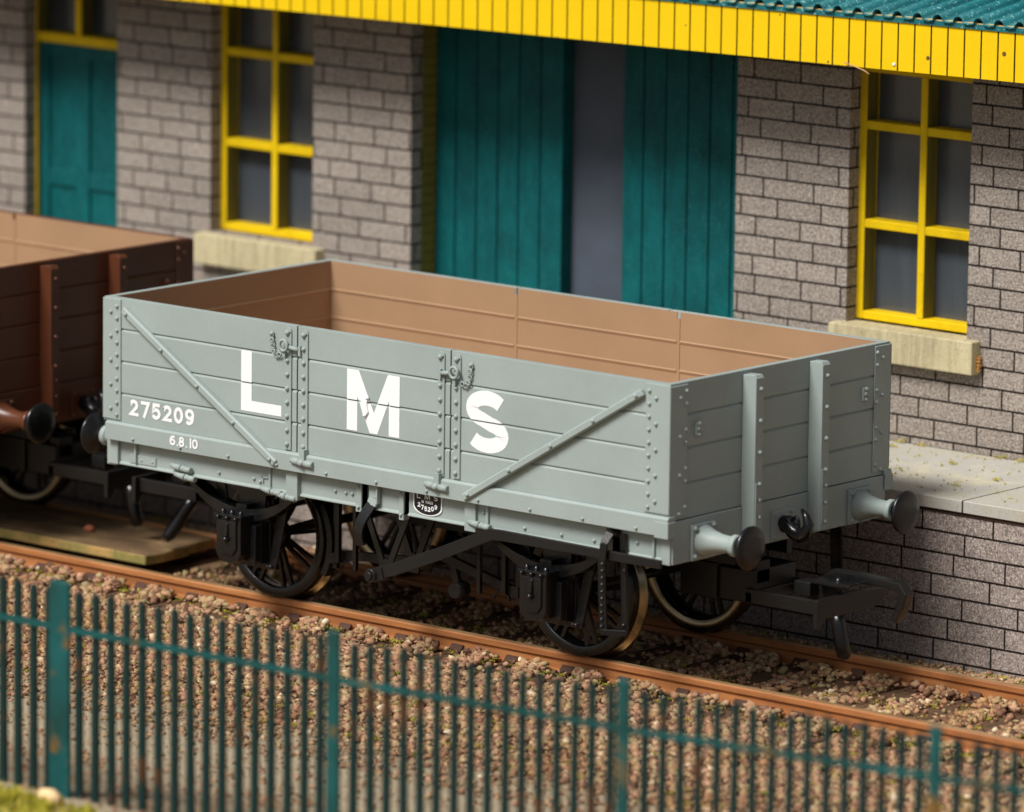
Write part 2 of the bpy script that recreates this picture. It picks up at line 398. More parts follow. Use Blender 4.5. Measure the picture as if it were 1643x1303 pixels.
def lathe_buffer(root, side, y, body, zc=1.018):
    m = MB(); s = side; X = 2.645
    m.box(*(sorted((s*X, s*(X+.022)))), y-.128, y+.128, zc-.128, zc+.120)
    for dy in (-.1, .1):
        for dz in (-.1, .095): m.rivet((s*(X+.022), y+dy, zc+dz), (s, 0, 0), .02, 1)
    m.lathe([(s*(X+.02), .112), (s*(X+.05), .100), (s*(X+.10), .080), (s*(X+.17), .064), (s*(X+.26), .058), (s*(X+.27), .058), (s*(X+.275), .076), (s*(X+.315), .076), (s*(X+.32), .066)], (0, y, zc), 0, 26)
    m.prism([(s*(X+.02), zc-.055), (s*(X+.02), zc-.125), (s*(X+.2), zc-.055)], 1, y-.012, y+.012)
    m.box(*(sorted((s*(X+.02), s*(X+.22)))), y-.118, y+.118, zc-.062, zc-.050) if False else None
    b = m.build('buffer', body, root, .004)
    h = MB(); X2 = X+.315
    h.lathe([(s*X2, .045), (s*(X2+.05), .045), (s*(X2+.055), .058), (s*(X2+.075), .07), (s*(X2+.092), .150), (s*(X2+.108), .155), (s*(X2+.120), .140), (s*(X2+.128), .08), (s*(X2+.130), .004)], (0, y, zc), 0, 32)
    h.build('buffer_head', M_gloss if side < 0 else M_black, b)

def wheel(root, x, sg):
    # sg: -1 near side, +1 far
    m = MB(); c = (x, 0, .478)
    f = lambda v: sg*v
    m.lathe([(f(.722), .395), (f(.730), .405), (f(.730), .462), (f(.724), .472), (f(.64), .474), (f(.64), .395)], c, 1, 48, close=True)
    m.lathe([(f(.66), .02), (f(.66), .10), (f(.738), .10), (f(.745), .085), (f(.745), .02)], c, 1, 20)
    for k in range(8):
        a = 2*math.pi*(k+.35)/8
        for da in (-.10, .10):
            p = (x+math.cos(a+da*2.2)*.08, f(.70), .478+math.sin(a+da*2.2)*.08); q = (x+math.cos(a+da)*.40, f(.70), .478+math.sin(a+da)*.40)
            m.bar(p, q, .028, .030, (0, 1, 0))
    w = m.build('wheel', M_black, root)
    t = MB()
    t.lathe([(f(.639), .474), (f(.625), .480), (f(.612), .508), (f(.600), .516), (f(.585), .512), (f(.575), .49), (f(.575), .415), (f(.59), .402), (f(.639), .400)], c, 1, 64, close=True)
    t.build('tyre', M_tyre, w)

def arch(cx, ztop, span, drop, n=14):
    return [(cx+span*(-1+2*i/n), ztop-drop*(1-(-1+2*i/n)**2)) for i in range(n+1)]

def make_wagon(root, body, letters):
    # --- body sides and doors
    for sg in (-1, 1):
        o, i = sg*1.222, sg*1.168
        for nm, a, b in (('side_panel', -2.632, -.754), ('side_door', -.742, .678), ('side_panel', .690, 2.632)):
            m = MB(); m.prism(grooved(o, i, 1.224, 2.130, GZ), 0, a, b); pn = m.build(nm, body, root, .004)
            if nm == 'side_door': door = pn
            # strapping with rivets belongs to its panel
            if nm == 'side_door': xs = [(-.700, -.640), (.575, .635)]
            elif a < -1: xs = [(-.855, -.797)]
            else: xs = [(.722, .782)]
            for xa, xb in xs:
                s = MB()
                s.box(xa, xb, *sorted((o, o+sg*.012)), 1.235, 2.085)
                s.cyl((xa/2+xb/2, o, 2.085), (xa/2+xb/2, o+sg*.012, 2.085), (xb-xa)/2, 14)
                for k in range(9):
                    s.rivet((xa+.024, o+sg*.012, 2.075-k*.1), (0, sg, 0), .019 if k else .022, 1.1)
                s.build('strap', body, pn, .003)
        # diagonals
        for p, q in (((-2.43, 2.055), (-.915, 1.125)), ((2.415, 2.055), (.845, 1.120))):
            m = MB(); y = o+sg*.014
            m.bar((p[0], y+sg*.006, p[1]), (q[0], y+sg*.020, q[1]), .040, .056, (0, 0, 1))
            for k in range(5):
                t = .03+.235*k; m.rivet((p[0]+(q[0]-p[0])*t, y+sg*(.026+.014*t), p[1]+(q[1]-p[1])*t), (0, sg, 0), .017, 1.1)
            m.build('diagonal_strap', body, root, .010)
        # drop pins and latches
        for lx, dx in ((-.845, -1), (.745, 1)):
            m = MB(); y = o+sg*.03; z = 1.985
            m.tube([(lx+.036*math.cos(R(t)), y+sg*.012, z+.040*math.sin(R(t))) for t in range(0, 360, 30)], .012, 6, True)
            m.cyl((lx-dx*.04, y-sg*.005, z-.01), (lx-dx*.13, y-sg*.005, z-.02), .016, 8)
            m.bar((lx-dx*.14, y-sg*.008, z+.01), (lx-dx*.14, y-sg*.008, z-.06), .022, .02, (0, 1, 0))
            m.bar((lx, y, z-.04), (lx, y, z-.085), .024, .022, (0, 1, 0))
            ch = [(lx+dx*.03, z-.055), (lx+dx*.06, z-.075), (lx+dx*.09, z-.085), (lx+dx*.115, z-.06), (lx+dx*.125, z-.02), (lx+dx*.13, z+.02), (lx+dx*.135, z+.055)]
            for k, (px, pz) in enumerate(ch):
                r = .017
                m.tube([(px+r*math.cos(R(t)), o+sg*(.014+.004*(k % 2)), pz+r*math.sin(R(t))) for t in range(0, 360, 60)], .0065, 5, True)
            m.rivet((ch[-1][0], o+sg*.012, ch[-1][1]+.012), (0, sg, 0), .018, 1.2)
            m.build('door_latch', body, root)
        # hinges under the door
        for hx in (-.66, .60):
            m = MB(); y = o+sg*.036
            m.cyl((hx-.11, y, 1.172), (hx-.02, y, 1.165), .020, 10, .03); m.cyl((hx+.02, y, 1.163), (hx+.10, y, 1.158), .026, 10)
            m.rivet((hx, y+sg*.012, 1.165), (0, sg, 0), .03, 1); m.box(hx-.02, hx+.025, *sorted((o, y+sg*.015)), 1.17, 1.26)
            m.build('door_hinge', body, root)
        # door stop plate in the middle
        m = MB(); m.prism([(-.135, 1.70), (-.085, 1.665), (-.068, 1.60), (-.085, 1.575), (-.115, 1.58), (-.14, 1.64)], 1, *sorted((o, o+sg*.016)))
        m.rivet((-.078, o+sg*.012, 1.700), (0, sg, 0), .017, 1.2); m.rivet((-.10, o+sg*.012, 1.575), (0, sg, 0), .013, 1.2)
        m.build('door_stop', M_white if (letters and sg < 0) else body, root, .003)
        # corner plates (side leg + end leg)
        for e in (-1, 1):
            m = MB(); w = .168 if e < 0 else .205
            m.box(*sorted((e*2.643, e*(2.632-w))), *sorted((o, o+sg*.010)), 1.236, 2.122)
            m.box(*sorted((e*2.632, e*2.643)), *sorted((sg*1.2215, sg*1.040)), 1.215, 2.115)
            for k in range(10):
                z = 2.07-k*.0885
                m.rivet((e*(2.632-w+.035), o+sg*.010, z), (0, sg, 0), .0165, 1.1)
                if k % 2 == 0 and k < 9: m.rivet((e*(2.632-w+.095), o+sg*.010, z-.045), (0, sg, 0), .0165, 1.1)
                if k % 3 != 2: m.rivet((e*2.643, sg*1.062, z), (e, 0, 0), .0165, 1.1)
                if k % 3 == 0: m.rivet((e*2.643, sg*1.125, z-.042), (e, 0, 0), .0165, 1.1)
            m.build('corner_plate', body, root, .004)
        # curb rail
        m = MB(); yo = sg*1.252
        m.prism([(sg*1.168, 1.2235), (sg*1.236, 1.2235), (yo, 1.208), (yo, 1.088), (sg*1.168, 1.088)], 0, -2.60, 2.652)
        for k in range(11):
            m.rivet((-2.32+k*.47, yo, 1.118), (0, sg, 0), .014, 1.2)
        m.box(2.54, 2.660, *sorted((sg*1.168, sg*1.258)), 1.075, 1.188)
        m.build('curb_rail', body, root, .003)
        # solebar with stiffeners, joints and rivets
        m = MB(); ys = sg*1.172
        for a, b in ((-2.585, -.168), (-.112, .228), (.266, 2.055), (2.185, 2.60)):
            m.prism([(sg*1.10, .900), (sg*1.186, .900), (sg*1.186, .912), (ys, .922), (ys, 1.086), (sg*1.10, 1.086)], 0, a, b)
        for a, b, t, z0 in ((-2.62, -2.52, .03, .90), (-2.36, -2.34, .03, .93), (-1.05, -1.03, .018, .90), (-.862, -.752, .040, .872), (-.222, -.168, .012, .865), (.185, .228, .014, .862),
                        (.80, .90, .026, .872), (.985, 1.01, .02, .90), (2.47, 2.49, .02, .90), (2.56, 2.635, .03, .885)):
            m.box(a, b, *sorted((sg*1.12, ys+sg*t)), z0, 1.08)
        for rx, rz in ((-2.30, .955), (-2.19, .957), (-1.54, .966), (-1.20, .968), (-1.14, .955), (-.42, .985), (-.32, .985), (-.26, .985), (-.195, 1.05), (-.195, .90), (.205, 1.05), (.205, .90), (1.33, .96), (1.66, .96), (1.95, .96), (.96, 1.02), (2.33, 1.0)):
            m.rivet((rx, ys+sg*(.012 if abs(rx+.195) < .01 or abs(rx-.205) < .01 else 0), rz), (0, sg, 0), .015, 1.2)
        m.box(-2.42, -2.16, *sorted((ys, ys+sg*.010)), .925, .99)
        m.box(-1.12, -1.06, *sorted((ys, ys+sg*.012)), .985, 1.0); m.box(-1.12, -1.105, *sorted((ys, ys+sg*.012)), .95, 1.0)
        m.build('solebar', body, root, .003)
        for hx, hz in ((-1.90, .955), (-1.86, .895), (-1.02, .905), (-.88, .885), (.93, .93)):
            m = MB(); m.cyl((hx-.09, ys+sg*.028, hz+.012), (hx+.02, ys+sg*.034, hz), .016, 10, .028); m.cyl((hx+.04, ys+sg*.03, hz-.002), (hx+.11, ys+sg*.03, hz-.006), .022, 10)
            m.rivet((hx+.03, ys+sg*.03, hz), (0, sg, 0), .026, 1); m.build('solebar_bracket', body, root)
    # --- ends
    for e in (-1, 1):
        m = MB(); m.prism([(p[0], p[1]) for p in grooved(e*2.632, e*2.580, 1.190, 2.130, [1.906, 1.676, 1.433])], 1, -1.1675, 1.1675)
        m.build('end_panel', body, root, .004)
        m = MB(); m.box(*sorted((e*2.56, e*2.645)), -1.185, 1.185, .886, 1.184)
        m.build('headstock', body, root, .005)
        for ya, yb in ((-.440, -.352), (.300, .388)):
            m = MB(); xo = e*2.752
            m.prism([(e*2.646, .905), (xo, .925), (xo, 2.085), (e*2.735, 2.108), (e*2.634, 2.104), (e*2.634, 1.19), (e*2.646, 1.187)], 1, ya, yb)
            for k, z in enumerate((2.01, 1.79, 1.57, 1.35, 1.24, 1.12, .985)):
                m.rivet((xo, (ya+yb)/2+.006, z), (e, 0, 0), .019, 1.1)
            m.box(*sorted((xo, e*2.762)), ya+.004, ya+.022, .97, 1.36)
            m.build('end_stanchion', body, root, .006, 2)
        for y in (-.93, .93):
            m = MB(); m.box(*sorted((e*2.632, e*2.652)), y-.028, y+.028, 1.745, 1.84); m.bar((e*2.66, y-.02, 1.80), (e*2.66, y+.035, 1.785), .02, .025); m.rivet((e*2.652, y, 1.83), (e, 0, 0), .018, 1.2); m.rivet((e*2.652, y, 1.755), (e, 0, 0), .016, 1.2)
            m.build('lamp_iron', body, root, .003)
        m = MB(); m.box(*sorted((e*2.645, e*2.657)), -.115, .125, .900, 1.110)
        for yy in (-.09, .10):
            for z in (.925, 1.085): m.rivet((e*2.657, yy, z), (e, 0, 0), .02, 1)
        m.build('hook_plate', body, root, .004)
        # drawbar hook: horizontal bar with upturned claw
        m = MB()
        pr = [(2.655, 1.02), (2.71, 1.005), (2.76, .965), (2.81, .945), (2.865, .975), (2.885, 1.03), (2.865, 1.085), (2.825, 1.13)]
        m.tube([(e*a, 0, z) for a, z in pr], [.05, .052, .058, .055, .046, .038, .028, .012], 10)
        m.lathe([(-.035, .045), (-.03, .058), (.03, .058), (.035, .045)], (e*2.70, 0, 1.01), 1, 16)
        m.tube([(e*(2.765+.03*math.cos(R(t))), .01, 1.02+.045*math.sin(R(t))) for t in range(0, 360, 30)], .013, 6, True)
        m.build('drawbar_hook', M_gloss, root)
        for y in (-.87, .87): lathe_buffer(root, e, y, body)
    # --- floor and lining
    m = MB(); m.box(-2.578, 2.578, -1.166, 1.166, 1.165, 1.235); m.build('floor', M_tan, root)
    m = MB()
    def ridged(sg):
        pts = [(sg*1.1675, 1.236), (sg*1.163, 1.236)]
        for g in (1.435, 1.70, 1.912):
            pts += [(sg*1.163, g-.022), (sg*1.154, g), (sg*1.163, g+.008)]
        return pts + [(sg*1.163, 2.127), (sg*1.1675, 2.127)]
    for sg in (-1, 1):
        for a, b in ((-2.575, -.765), (-.735, .765), (.795, 2.575)): m.prism(ridged(sg), 0, a, b)
        for a in (-.763, .767): m.box(a, a+.026, *sorted((sg*1.1675, sg*1.160)), 1.236, 2.08)
    for e in (-1, 1):
        pts = [(e*2.5795, 1.236), (e*2.575, 1.236)]
        for g in (1.435, 1.70, 1.912): pts += [(e*2.575, g-.022), (e*2.566, g), (e*2.575, g+.008)]
        m.prism(pts+[(e*2.575, 2.127), (e*2.5795, 2.127)], 1, -1.163, 1.163)
    m.build('interior_lining', M_tan, root)
    # --- underframe
    m = MB(); m.box(-2.555, 2.555, -1.095, 1.095, .99, 1.080); m.box(-2.5, 2.5, -.32, -.26, .74, .99); m.box(-2.5, 2.5, .26, .32, .74, .99)
    m.box(-.5, .5, -.30, .30, .62, .72)
    m.build('underframe', M_blackm, root)
    axles = (-1.405, 1.450)
    for ax in axles:
        for sg in (-1, 1):
            wheel(root, ax, sg)
            # axle guard
            m = MB(); yy = sorted((sg*.945, sg*.968))
            m.prism([(ax-.40, .985), (ax-.40, .90), (ax-.36, .84), (ax-.235, .30), (ax-.165, .30), (ax-.27, .84), (ax-.13, .80), (ax-.10, .30), (ax-.135, .30), (ax-.19, .28), (ax+.19, .28), (ax+.135, .30), (ax+.10, .30), (ax+.13, .80), (ax+.27, .84), (ax+.165, .30), (ax+.235, .30), (ax+.36, .84), (ax+.40, .90), (ax+.40, .985)], 1, *yy)
            m.box(ax-.24, ax+.24, *sorted((sg*.94, sg*.982)), .275, .315)
            for d in (-1, 1):
                m.box(ax+d*.125-.016, ax+d*.125+.016, *sorted((sg*.95, sg*1.03)), .315, .70)
                m.rivet((ax+d*.20, sg*.982, .297), (0, sg, 0), .02, 1.4); m.rivet((ax+d*.17, sg*.982, .297), (0, sg, 0), .016, 1.4)
            m.box(ax-.11, ax+.15, *sorted((sg*.90, sg*.945)), .32, .72)
            m.prism([(ax+.03, .34), (ax+.06, .32), (ax+.125, .32), (ax+.14, .34), (ax+.14, .60), (ax+.03, .60)], 1, *sorted((sg*.97, sg*1.09)))
            m.build('axle_guard', M_black, root, .003)
            # axlebox
            m = MB(); xc = ax-.03
            m.prism([(xc-.118, .665), (xc-.118, .39), (xc-.09, .345), (xc-.04, .325), (xc+.04, .325), (xc+.09, .345), (xc+.118, .39), (xc+.118, .665)], 1, *sorted((sg*.97, sg*1.19)))
            m.prism([(xc-.085, .635), (xc-.085, .43), (xc-.05, .385), (xc+.05, .385), (xc+.085, .43), (xc+.085, .635)], 1, *sorted((sg*1.19, sg*1.205)))
            m.box(xc-.130, xc+.130, *sorted((sg*.96, sg*1.20)), .655, .678)
            for d in (-.085, 0, .085): m.rivet((xc+d, sg*1.15, .675), (0, 0, 1), .022, 1.6); m.rivet((xc+d, sg*1.20, .655), (0, sg, 0), .018, 1.4)
            m.bar((xc, sg*1.206, .62), (xc, sg*1.214, .52), .03, .02, (0, 1, 0)); m.rivet((xc, sg*1.214, .50), (0, sg, 0), .024, 1.2)
            m.build('axlebox', M_black, root, .007, 2)
            # leaf spring
            m = MB(); sc = ax-.03
            # heavy crescent outer plate with a clean top edge
            up = [(sc+.50*(-1+2*i/16), .702+.155*(-1+2*i/16)**2) for i in range(17)]
            lo = [(a, b-.042-.050*(1-((a-sc)/.50)**2)) for a, b in up[::-1]]
            m.prism(up+lo, 1, *sorted((sg*1.040, sg*1.062)))
            for k in range(5):
                sp = .50-.085*k; d0 = .155*(sp/.5)**2; top = .700-.026*k
                up = [(sc+sp*(-1+2*i/14), top+d0*(-1+2*i/14)**2) for i in range(15)]
                lo = [(a, b-.0235) for a, b in up[::-1]]
                m.prism(up+lo, 1, *sorted((sg*(.93+.002*k), sg*(1.045-.004*k))))
            m.box(sc-.05, sc+.05, *sorted((sg*.92, sg*1.055)), .585, .735)
            for d in (-1, 1):
                m.cyl((sc+d*.49, sg*.93, .852), (sc+d*.49, sg*1.05, .852), .026, 10); m.bar((sc+d*.49, sg*.99, .86), (sc+d*.50, sg*.99, .93), .04, .05, (0, 1, 0))
            m.rivet((sc-.36, sg*1.0, .845), (0, 0, 1), .02, 2); m.rivet((sc+.30, sg*1.0, .81), (0, 0, 1), .02, 2)
            m.build('leaf_spring', M_black, root, .002)
        m = MB(); m.cyl((ax, -.95, .478), (ax, .95, .478), .035, 12); m.build('axle', M_blackm, root)
    # --- brake gear
    for sg in (-1, 1):
        y = sg*.70
        for bx, d in ((-.86, 1), (.905, -1)):
            m = MB(); ax = axles[0] if d > 0 else axles[1]
            a0 = 0 if d > 0 else 180
            ou = [(ax+.565*math.cos(R(a0+t)), .478+.53*math.sin(R(a0+t))) for t in range(-28, 33, 6)]; inn = [(ax+.515*math.cos(R(a0+t)), .478+.49*math.sin(R(a0+t))) for t in range(32, -29, -6)]
            m.prism(ou+inn, 1, *sorted((sg*.65, sg*.74)))
            m.bar((bx+d*.05, y, .98), (bx+d*.02, y, .30), .05, .035, (0, 1, 0)); m.bar((bx+d*.10, sg*.76, .99), (bx+d*.10, sg*.76, .36), .035, .035, (0, 1, 0))
            m.bar((bx+d*.02, y, .42), (bx+d*.02, y, .34), .07, .10, (0, 1, 0))
            m.tube([(bx+d*(.16+.07*math.sin(R(t))), sg*.72, .37-.07*(1-math.cos(R(t)))) for t in range(-90, 91, 20)], .012, 6)
            m.bar((bx+d*.30, sg*.80, .98), (bx+d*.30, sg*.80, .34), .03, .03, (0, 1, 0))
            m.build('brake_block', M_black, root)
        m = MB()
        m.bar((-.84, y, .44), (-.02, y, .43), .035, .075, (0, 1, 0)) if False else m.bar((-.84, y, .40), (-.02, y, .46), .04, .065)
        m.bar((.06, y, .56), (.90, y, .36), .04, .065)
        m.cyl((.02, sg*.45, .47), (.02, sg*.80, .47), .055, 16); m.cyl((.30, sg*.60, .30), (.30, sg*.72, .30), .055, 16); m.bar((.30, sg*.66, .30), (.22, sg*.66, .56), .04, .05)
        m.build('push_rod', M_blackm, root)
        for yv in (1.10, .80):
            m = MB(); yv *= sg
            m.bar((-.21, yv, .905), (-.0, yv, .44), .045, .022, (0, 1, 0)); m.bar((.21, yv, .905), (.0, yv, .44), .045, .022, (0, 1, 0))
            m.prism([(-.06, .50), (-.045, .40), (.045, .40), (.06, .50), (.0, .55)], 1, yv-.012, yv+.014)
            m.build('v_hanger', M_black, root)
        # brake lever
        m = MB(); yl = sg*1.235
        pts = [(-.02, .445), (.20, .520), (.62, .690), (1.09, .895), (1.20, .90), (2.60, .895)]
        hw = [.042, .045, .045, .042, .038, .030]
        up = []; lo = []
        for i, (px, pz) in enumerate(pts):
            a = pts[max(i-1, 0)]; b = pts[min(i+1, len(pts)-1)]; d = Vector((b[0]-a[0], b[1]-a[1])).normalized(); nn = Vector((-d.y, d.x))
            up.append((px+nn.x*hw[i], pz+nn.y*hw[i])); lo.append((px-nn.x*hw[i], pz-nn.y*hw[i]))
        m.prism(up+lo[::-1], 1, *sorted((yl-sg*.0, yl+sg*.026)))
        m.cyl((.0, sg*1.10, .45), (.0, yl+sg*.05, .45), .05, 16); m.cyl((.0, yl+sg*.05, .45), (.0, yl+sg*.065, .45), .03, 12)
        m.bar((.085, yl+sg*.03, .52), (.115, yl+sg*.03, .43), .018, .02, (0, 1, 0))
        m.build('brake_lever', M_blackm, root, .004)
        # ratchet guard
        m = MB(); gx = 2.125
        pa = [(gx+.05, sg*1.175, 1.075), (gx+.02, sg*1.235, 1.05), (gx, sg*1.28, .98), (gx-.01, sg*1.29, .85), (gx, sg*1.29, .60), (gx+.015, sg*1.285, .36)]
        for a, b in zip(pa, pa[1:]): m.bar(a, b, .062, .018, (0, 1, 0))
        for k in range(10): m.rivet((gx+.004, sg*1.298, .84-k*.048), (0, sg, 0), .017, 1)
        m.bar((gx+.10, sg*1.20, 1.05), (gx+.13, sg*1.20, .36), .05, .02, (0, 1, 0)); m.bar((gx, sg*1.285, .37), (gx+.15, sg*1.20, .37), .06, .04)
        m.rivet((gx+.13, sg*1.215, .80), (0, sg, 0), .018, 1); m.rivet((gx+.13, sg*1.215, .42), (0, sg, 0), .018, 1)
        m.build('lever_guard', M_black, root, .003)
        # bent bracket over the solebar
        m = MB(); pa = [(-.04, sg*1.190, 1.085), (-.04, sg*1.192, .985), (-.052, sg*1.205, .935)]
        for a, b in zip(pa, pa[1:]): m.bar(a, b, .082, .024, (0, 1, 0))
        m.bar((.004, sg*1.20, 1.085), (.004, sg*1.20, .95), .014, .04, (0, 1, 0))
        m.build('safety_bracket', body, root, .003)
        m = MB(); n = 9
        pa = [(-.052-.075*math.sin(math.pi*k/n*.62), sg*(1.203+.055*math.sin(math.pi*k/n*.8)), .94-.29*k/n) for k in range(n+1)]
        for a, b in zip(pa, pa[1:]): m.bar(a, (b[0]+(b[0]-a[0])*.1, b[1], b[2]-.003), .078, .024, (0, 1, 0))
        m.build('safety_strap', M_gloss, root)
    # --- couplings
    for e in (-1, 1):
        m = MB(); X = lambda a, b: sorted((e*a, e*b))
        m.box(*X(1.98, 2.30), -.27, .27, .47, .72); m.box(*X(2.30, 2.60), -.24, .24, .47, .70)
        m.box(*X(2.02, 2.26), -.10, .10, .70, .985)
        m.box(*X(2.50, 2.60), -.20, -.05, .60, .76)
        for y in (-.275, .245): m.box(*X(2.56, 3.19), y, y+.03, .478, .582)
        m.box(*X(2.56, 2.62), -.275, .275, .48, .56)
        m.prism([(-.320, .595), (-.325, .395), (-.28, .385), (-.24, .450), (.40, .462), (.44, .575), (.1, .600)] , 0, *X(3.185, 3.225))
        m.box(*X(2.86, 3.0), -.12, -.02, .56, .66); m.box(*X(2.90, 3.16), -.02, .04, .50, .66)
        o = m.build('coupling', M_blackm, root, .008, 2)
        m = MB()
        hk = [(2.80, .54), (2.93, .60), (3.075, .705), (3.32, .712), (3.56, .708), (3.655, .700), (3.690, .655), (3.665, .56), (3.615, .455)]
        up = []; lo = []; hw = [.030, .032, .036, .034, .028, .034, .036, .030, .022]
        for i_, (a, z) in enumerate(hk):
            p = hk[max(i_-1, 0)]; q = hk[min(i_+1, len(hk)-1)]; d = Vector((q[0]-p[0], q[1]-p[1])).normalized(); nn = Vector((-d.y, d.x))
            up.append((e*(a+nn.x*hw[i_]), z+nn.y*hw[i_])); lo.append((e*(a-nn.x*hw[i_]), z-nn.y*hw[i_]))
        for a0, b0, a1, b1 in zip(up, lo, up[1:], lo[1:]): m.prism([a0, a1, b1, b0], 1, .01, .105)
        m.box(*sorted((e*3.02, e*3.34)), -.13, .01, .655, .690); m.rivet((e*3.2, -.06, .69), (0, 0, 1), .03, 1)
        m.build('coupling_hook', M_black, o, .010, 2)
        m = MB(); m.tube([(e*a, 0.04, z) for a, z in ((3.10, .46), (3.135, .36), (3.16, .24), (3.185, .15), (3.19, .125))] if e > 0 else [(-a, 0.0-.15*(i/4), z) for i, (a, z) in enumerate(((2.86, .46), (2.92, .36), (2.98, .24), (3.03, .15), (3.04, .115)))], [.045, .05, .052, .05, .03], 10)
        m.build('coupling_dropper', M_black, o)
    # --- lettering
    if letters:
        y = -1.2240
        m = MB()
        m.add([(p[0], y, p[1]) for p in ((-1.285, 1.897), (-1.183, 1.897), (-1.183, 1.540), (-.897, 1.540), (-.897, 1.462), (-1.285, 1.462))], [(0,1,2,3,4,5)])
        cut_groove(m.build('letter_l', M_white, root))
        m = MB()
        a = [(-.275, 1.452), (-.275, 1.886), (-.165, 1.886), (-.022, 1.60), (.106, 1.886), (.216, 1.886), (.216, 1.452), (.118, 1.452), (.118, 1.70), (.012, 1.452), (-.060, 1.452), (-.177, 1.70), (-.177, 1.452)]
        tri = [(0,1,2,11,12), (2,3,10,11), (3,4,8,9,10), (4,5,6,7,8)]
        m.add([(p[0], y, p[1]) for p in a], tri); cut_groove(m.build('letter_m', M_white, root))
        m = MB(); s = [(1.180, 1.765)]
        s = arc(1.025, 1.772, .138, .060, 38, 258, 18)+arc(1.022, 1.578, .138, .073, 78, -152, 18)
        s = arc(1.020, 1.757, .140, .078, 32, 250, 18)+arc(1.020, 1.580, .142, .076, 75, -150, 18)
        ribbon(m, s, .104, 0, 0, 1, 1, y); cut_groove(m.build('letter_s', M_white, root))
        m = MB(); text(m, '275209', -2.385, -1.735, 1.283, .122, .0255, y-.001); m.build('running_number', M_white, root)
        m = MB(); text(m, '6.8.10', -1.955, -1.672, 1.126, .074, .015, -1.2555); m.build('date_lettering', M_white, root)
        # number plate
        yp = -1.1745; cx = .447
        def dsh(w, zt, zb, n=20):
            return [(cx-w, zt)]+[(cx-w*math.cos(R(180*i/n)), zb+.062-(.062*math.sin(R(180*i/n)))*1.0) for i in range(n+1)]+[(cx+w, zt)]
        m = MB(); m.prism(dsh(.133, 1.08, .925), 1, yp-.006, yp); pl = m.build('number_plate', M_white, root)
        m = MB(); m.prism(dsh(.122, 1.081, .934), 1, yp-.0085, yp-.001); m.build('plate_field', M_plate, pl)
        m = MB(); yq = yp-.0095
        text(m, 'L', cx-.100, cx-.060, 1.040, .040, .0075, yq); text(m, 'M', cx-.028, cx+.028, 1.040, .040, .0075, yq); text(m, 'S', cx+.055, cx+.098, 1.040, .040, .0075, yq)
        text(m, '10 TONS', cx-.058, cx+.052, 1.012, .020, .0045, yq)
        for k, ch in enumerate('275209'):
            t = (k-2.5)/2.5; text(m, ch, cx+t*.078-.013, cx+t*.078+.015, .956+.030*t*t*.8, .034, .0075, yq)
        m.build('plate_lettering', M_white, pl)

grey = empty('open_wagon', (0, 0, 0), label='grey five-plank open wagon with white lettering on its side, tan inside', cat='wagon')
make_wagon(grey, M_grey, True)
brown = empty('open_wagon', (-6.695, 0, 0), label='dark reddish brown open wagon at the left edge, coupled behind the grey wagon', cat='wagon')
make_wagon(brown, M_brown, False)

# ------------------------------------------------------------------ track
track = empty('railway_track', (0, 0, -.16), label='single model railway track with rust orange rails on dark brown sleepers', cat='track')
ZT = -.16
for sg in (-1, 1):
    m = MB(); c = sg*.661
    hw = .034
    m.prism([(c-.05, .012), (c-.05, .024), (c-.018, .040), (c-.014, .095), (c-hw, .115), (c-hw, .148), (c-hw+.008, .157), (c+hw-.008, .157), (c+hw, .148), (c+hw, .115), (c+.014, .095), (c+.018, .040), (c+.05, .024), (c+.05, .012)], 0, -16, 14)
    r = m.build('rail', M_rail, track)
    m = MB(); m.box(-16, 14, c-hw+.010, c+hw-.010, .1575, .1600); m.build('running_surface', M_railtop, r)
SX = [4.40-.512*k for k in range(-16, 38)]
sl0 = MB(); sl0.box(-.11, .11, -1.12, 1.12, -.06, .010); sl0 = sl0.build('sleeper', M_sleeper, track, .006); 
ch0 = MB()
for d in (-1, 1):
    ch0.prism([(d*.048, .010), (d*.12, .010), (d*.12, .022), (d*.07, .034), (d*.036, .070), (d*.020, .070), (d*.020, .045)], 0, -.055, .055)
    ch0.cyl((0, d*.10, .01), (0, d*.10, .045), .018, 8)
ch_me = ch0.build('rail_chair', M_chair, sl0, .004)
for k, x in enumerate(SX):
    o = sl0 if k == 0 else sl0.copy()
    if k: COL.objects.link(o); o.parent = track
    o.location = (x, random.uniform(-.015, .015), random.uniform(-.004, .002)); o.rotation_euler.z = random.uniform(-.02, .02)
    for sg in (-1, 1):
        if k == 0 and sg < 0: c = ch_me
        else: c = ch_me.copy(); COL.objects.link(c); c.parent = o
        c.location = (0, sg*.661, 0)

# ------------------------------------------------------------------ ground
def gz(x, y):
    x = np.asarray(x, float); y = np.asarray(y, float)
    base = np.interp(y, [-60, -6.9, -6.4, -4.6, -3.4, -2.2, -1.3, .74, .95, 60], [.15, .15, .13, -.17, -.215, -.20, -.170, -.175, -.25, -.30])
    near = np.exp(-((y+3)**2)/60)
    return base + near*.012*np.sin(x*2.1+1.3*np.sin(y*1.7))*np.cos(y*2.6+x*.7)
xs = np.concatenate([np.linspace(-60, -11, 12), np.arange(-10, 12, .1), np.linspace(12.5, 60, 12)])
ys = np.concatenate([np.linspace(-60, -9, 12), np.arange(-8, 2.3, .1), np.linspace(3, 60, 12)])
XX, YY = np.meshgrid(xs, ys); ZZ = gz(XX, YY)
nx, ny = len(xs), len(ys)
vs = np.stack([XX.ravel(), YY.ravel(), ZZ.ravel()], 1)
idx = np.arange(nx*ny).reshape(ny, nx)
fs = np.stack([idx[:-1, :-1].ravel(), idx[:-1, 1:].ravel(), idx[1:, 1:].ravel(), idx[1:, :-1].ravel()], 1)
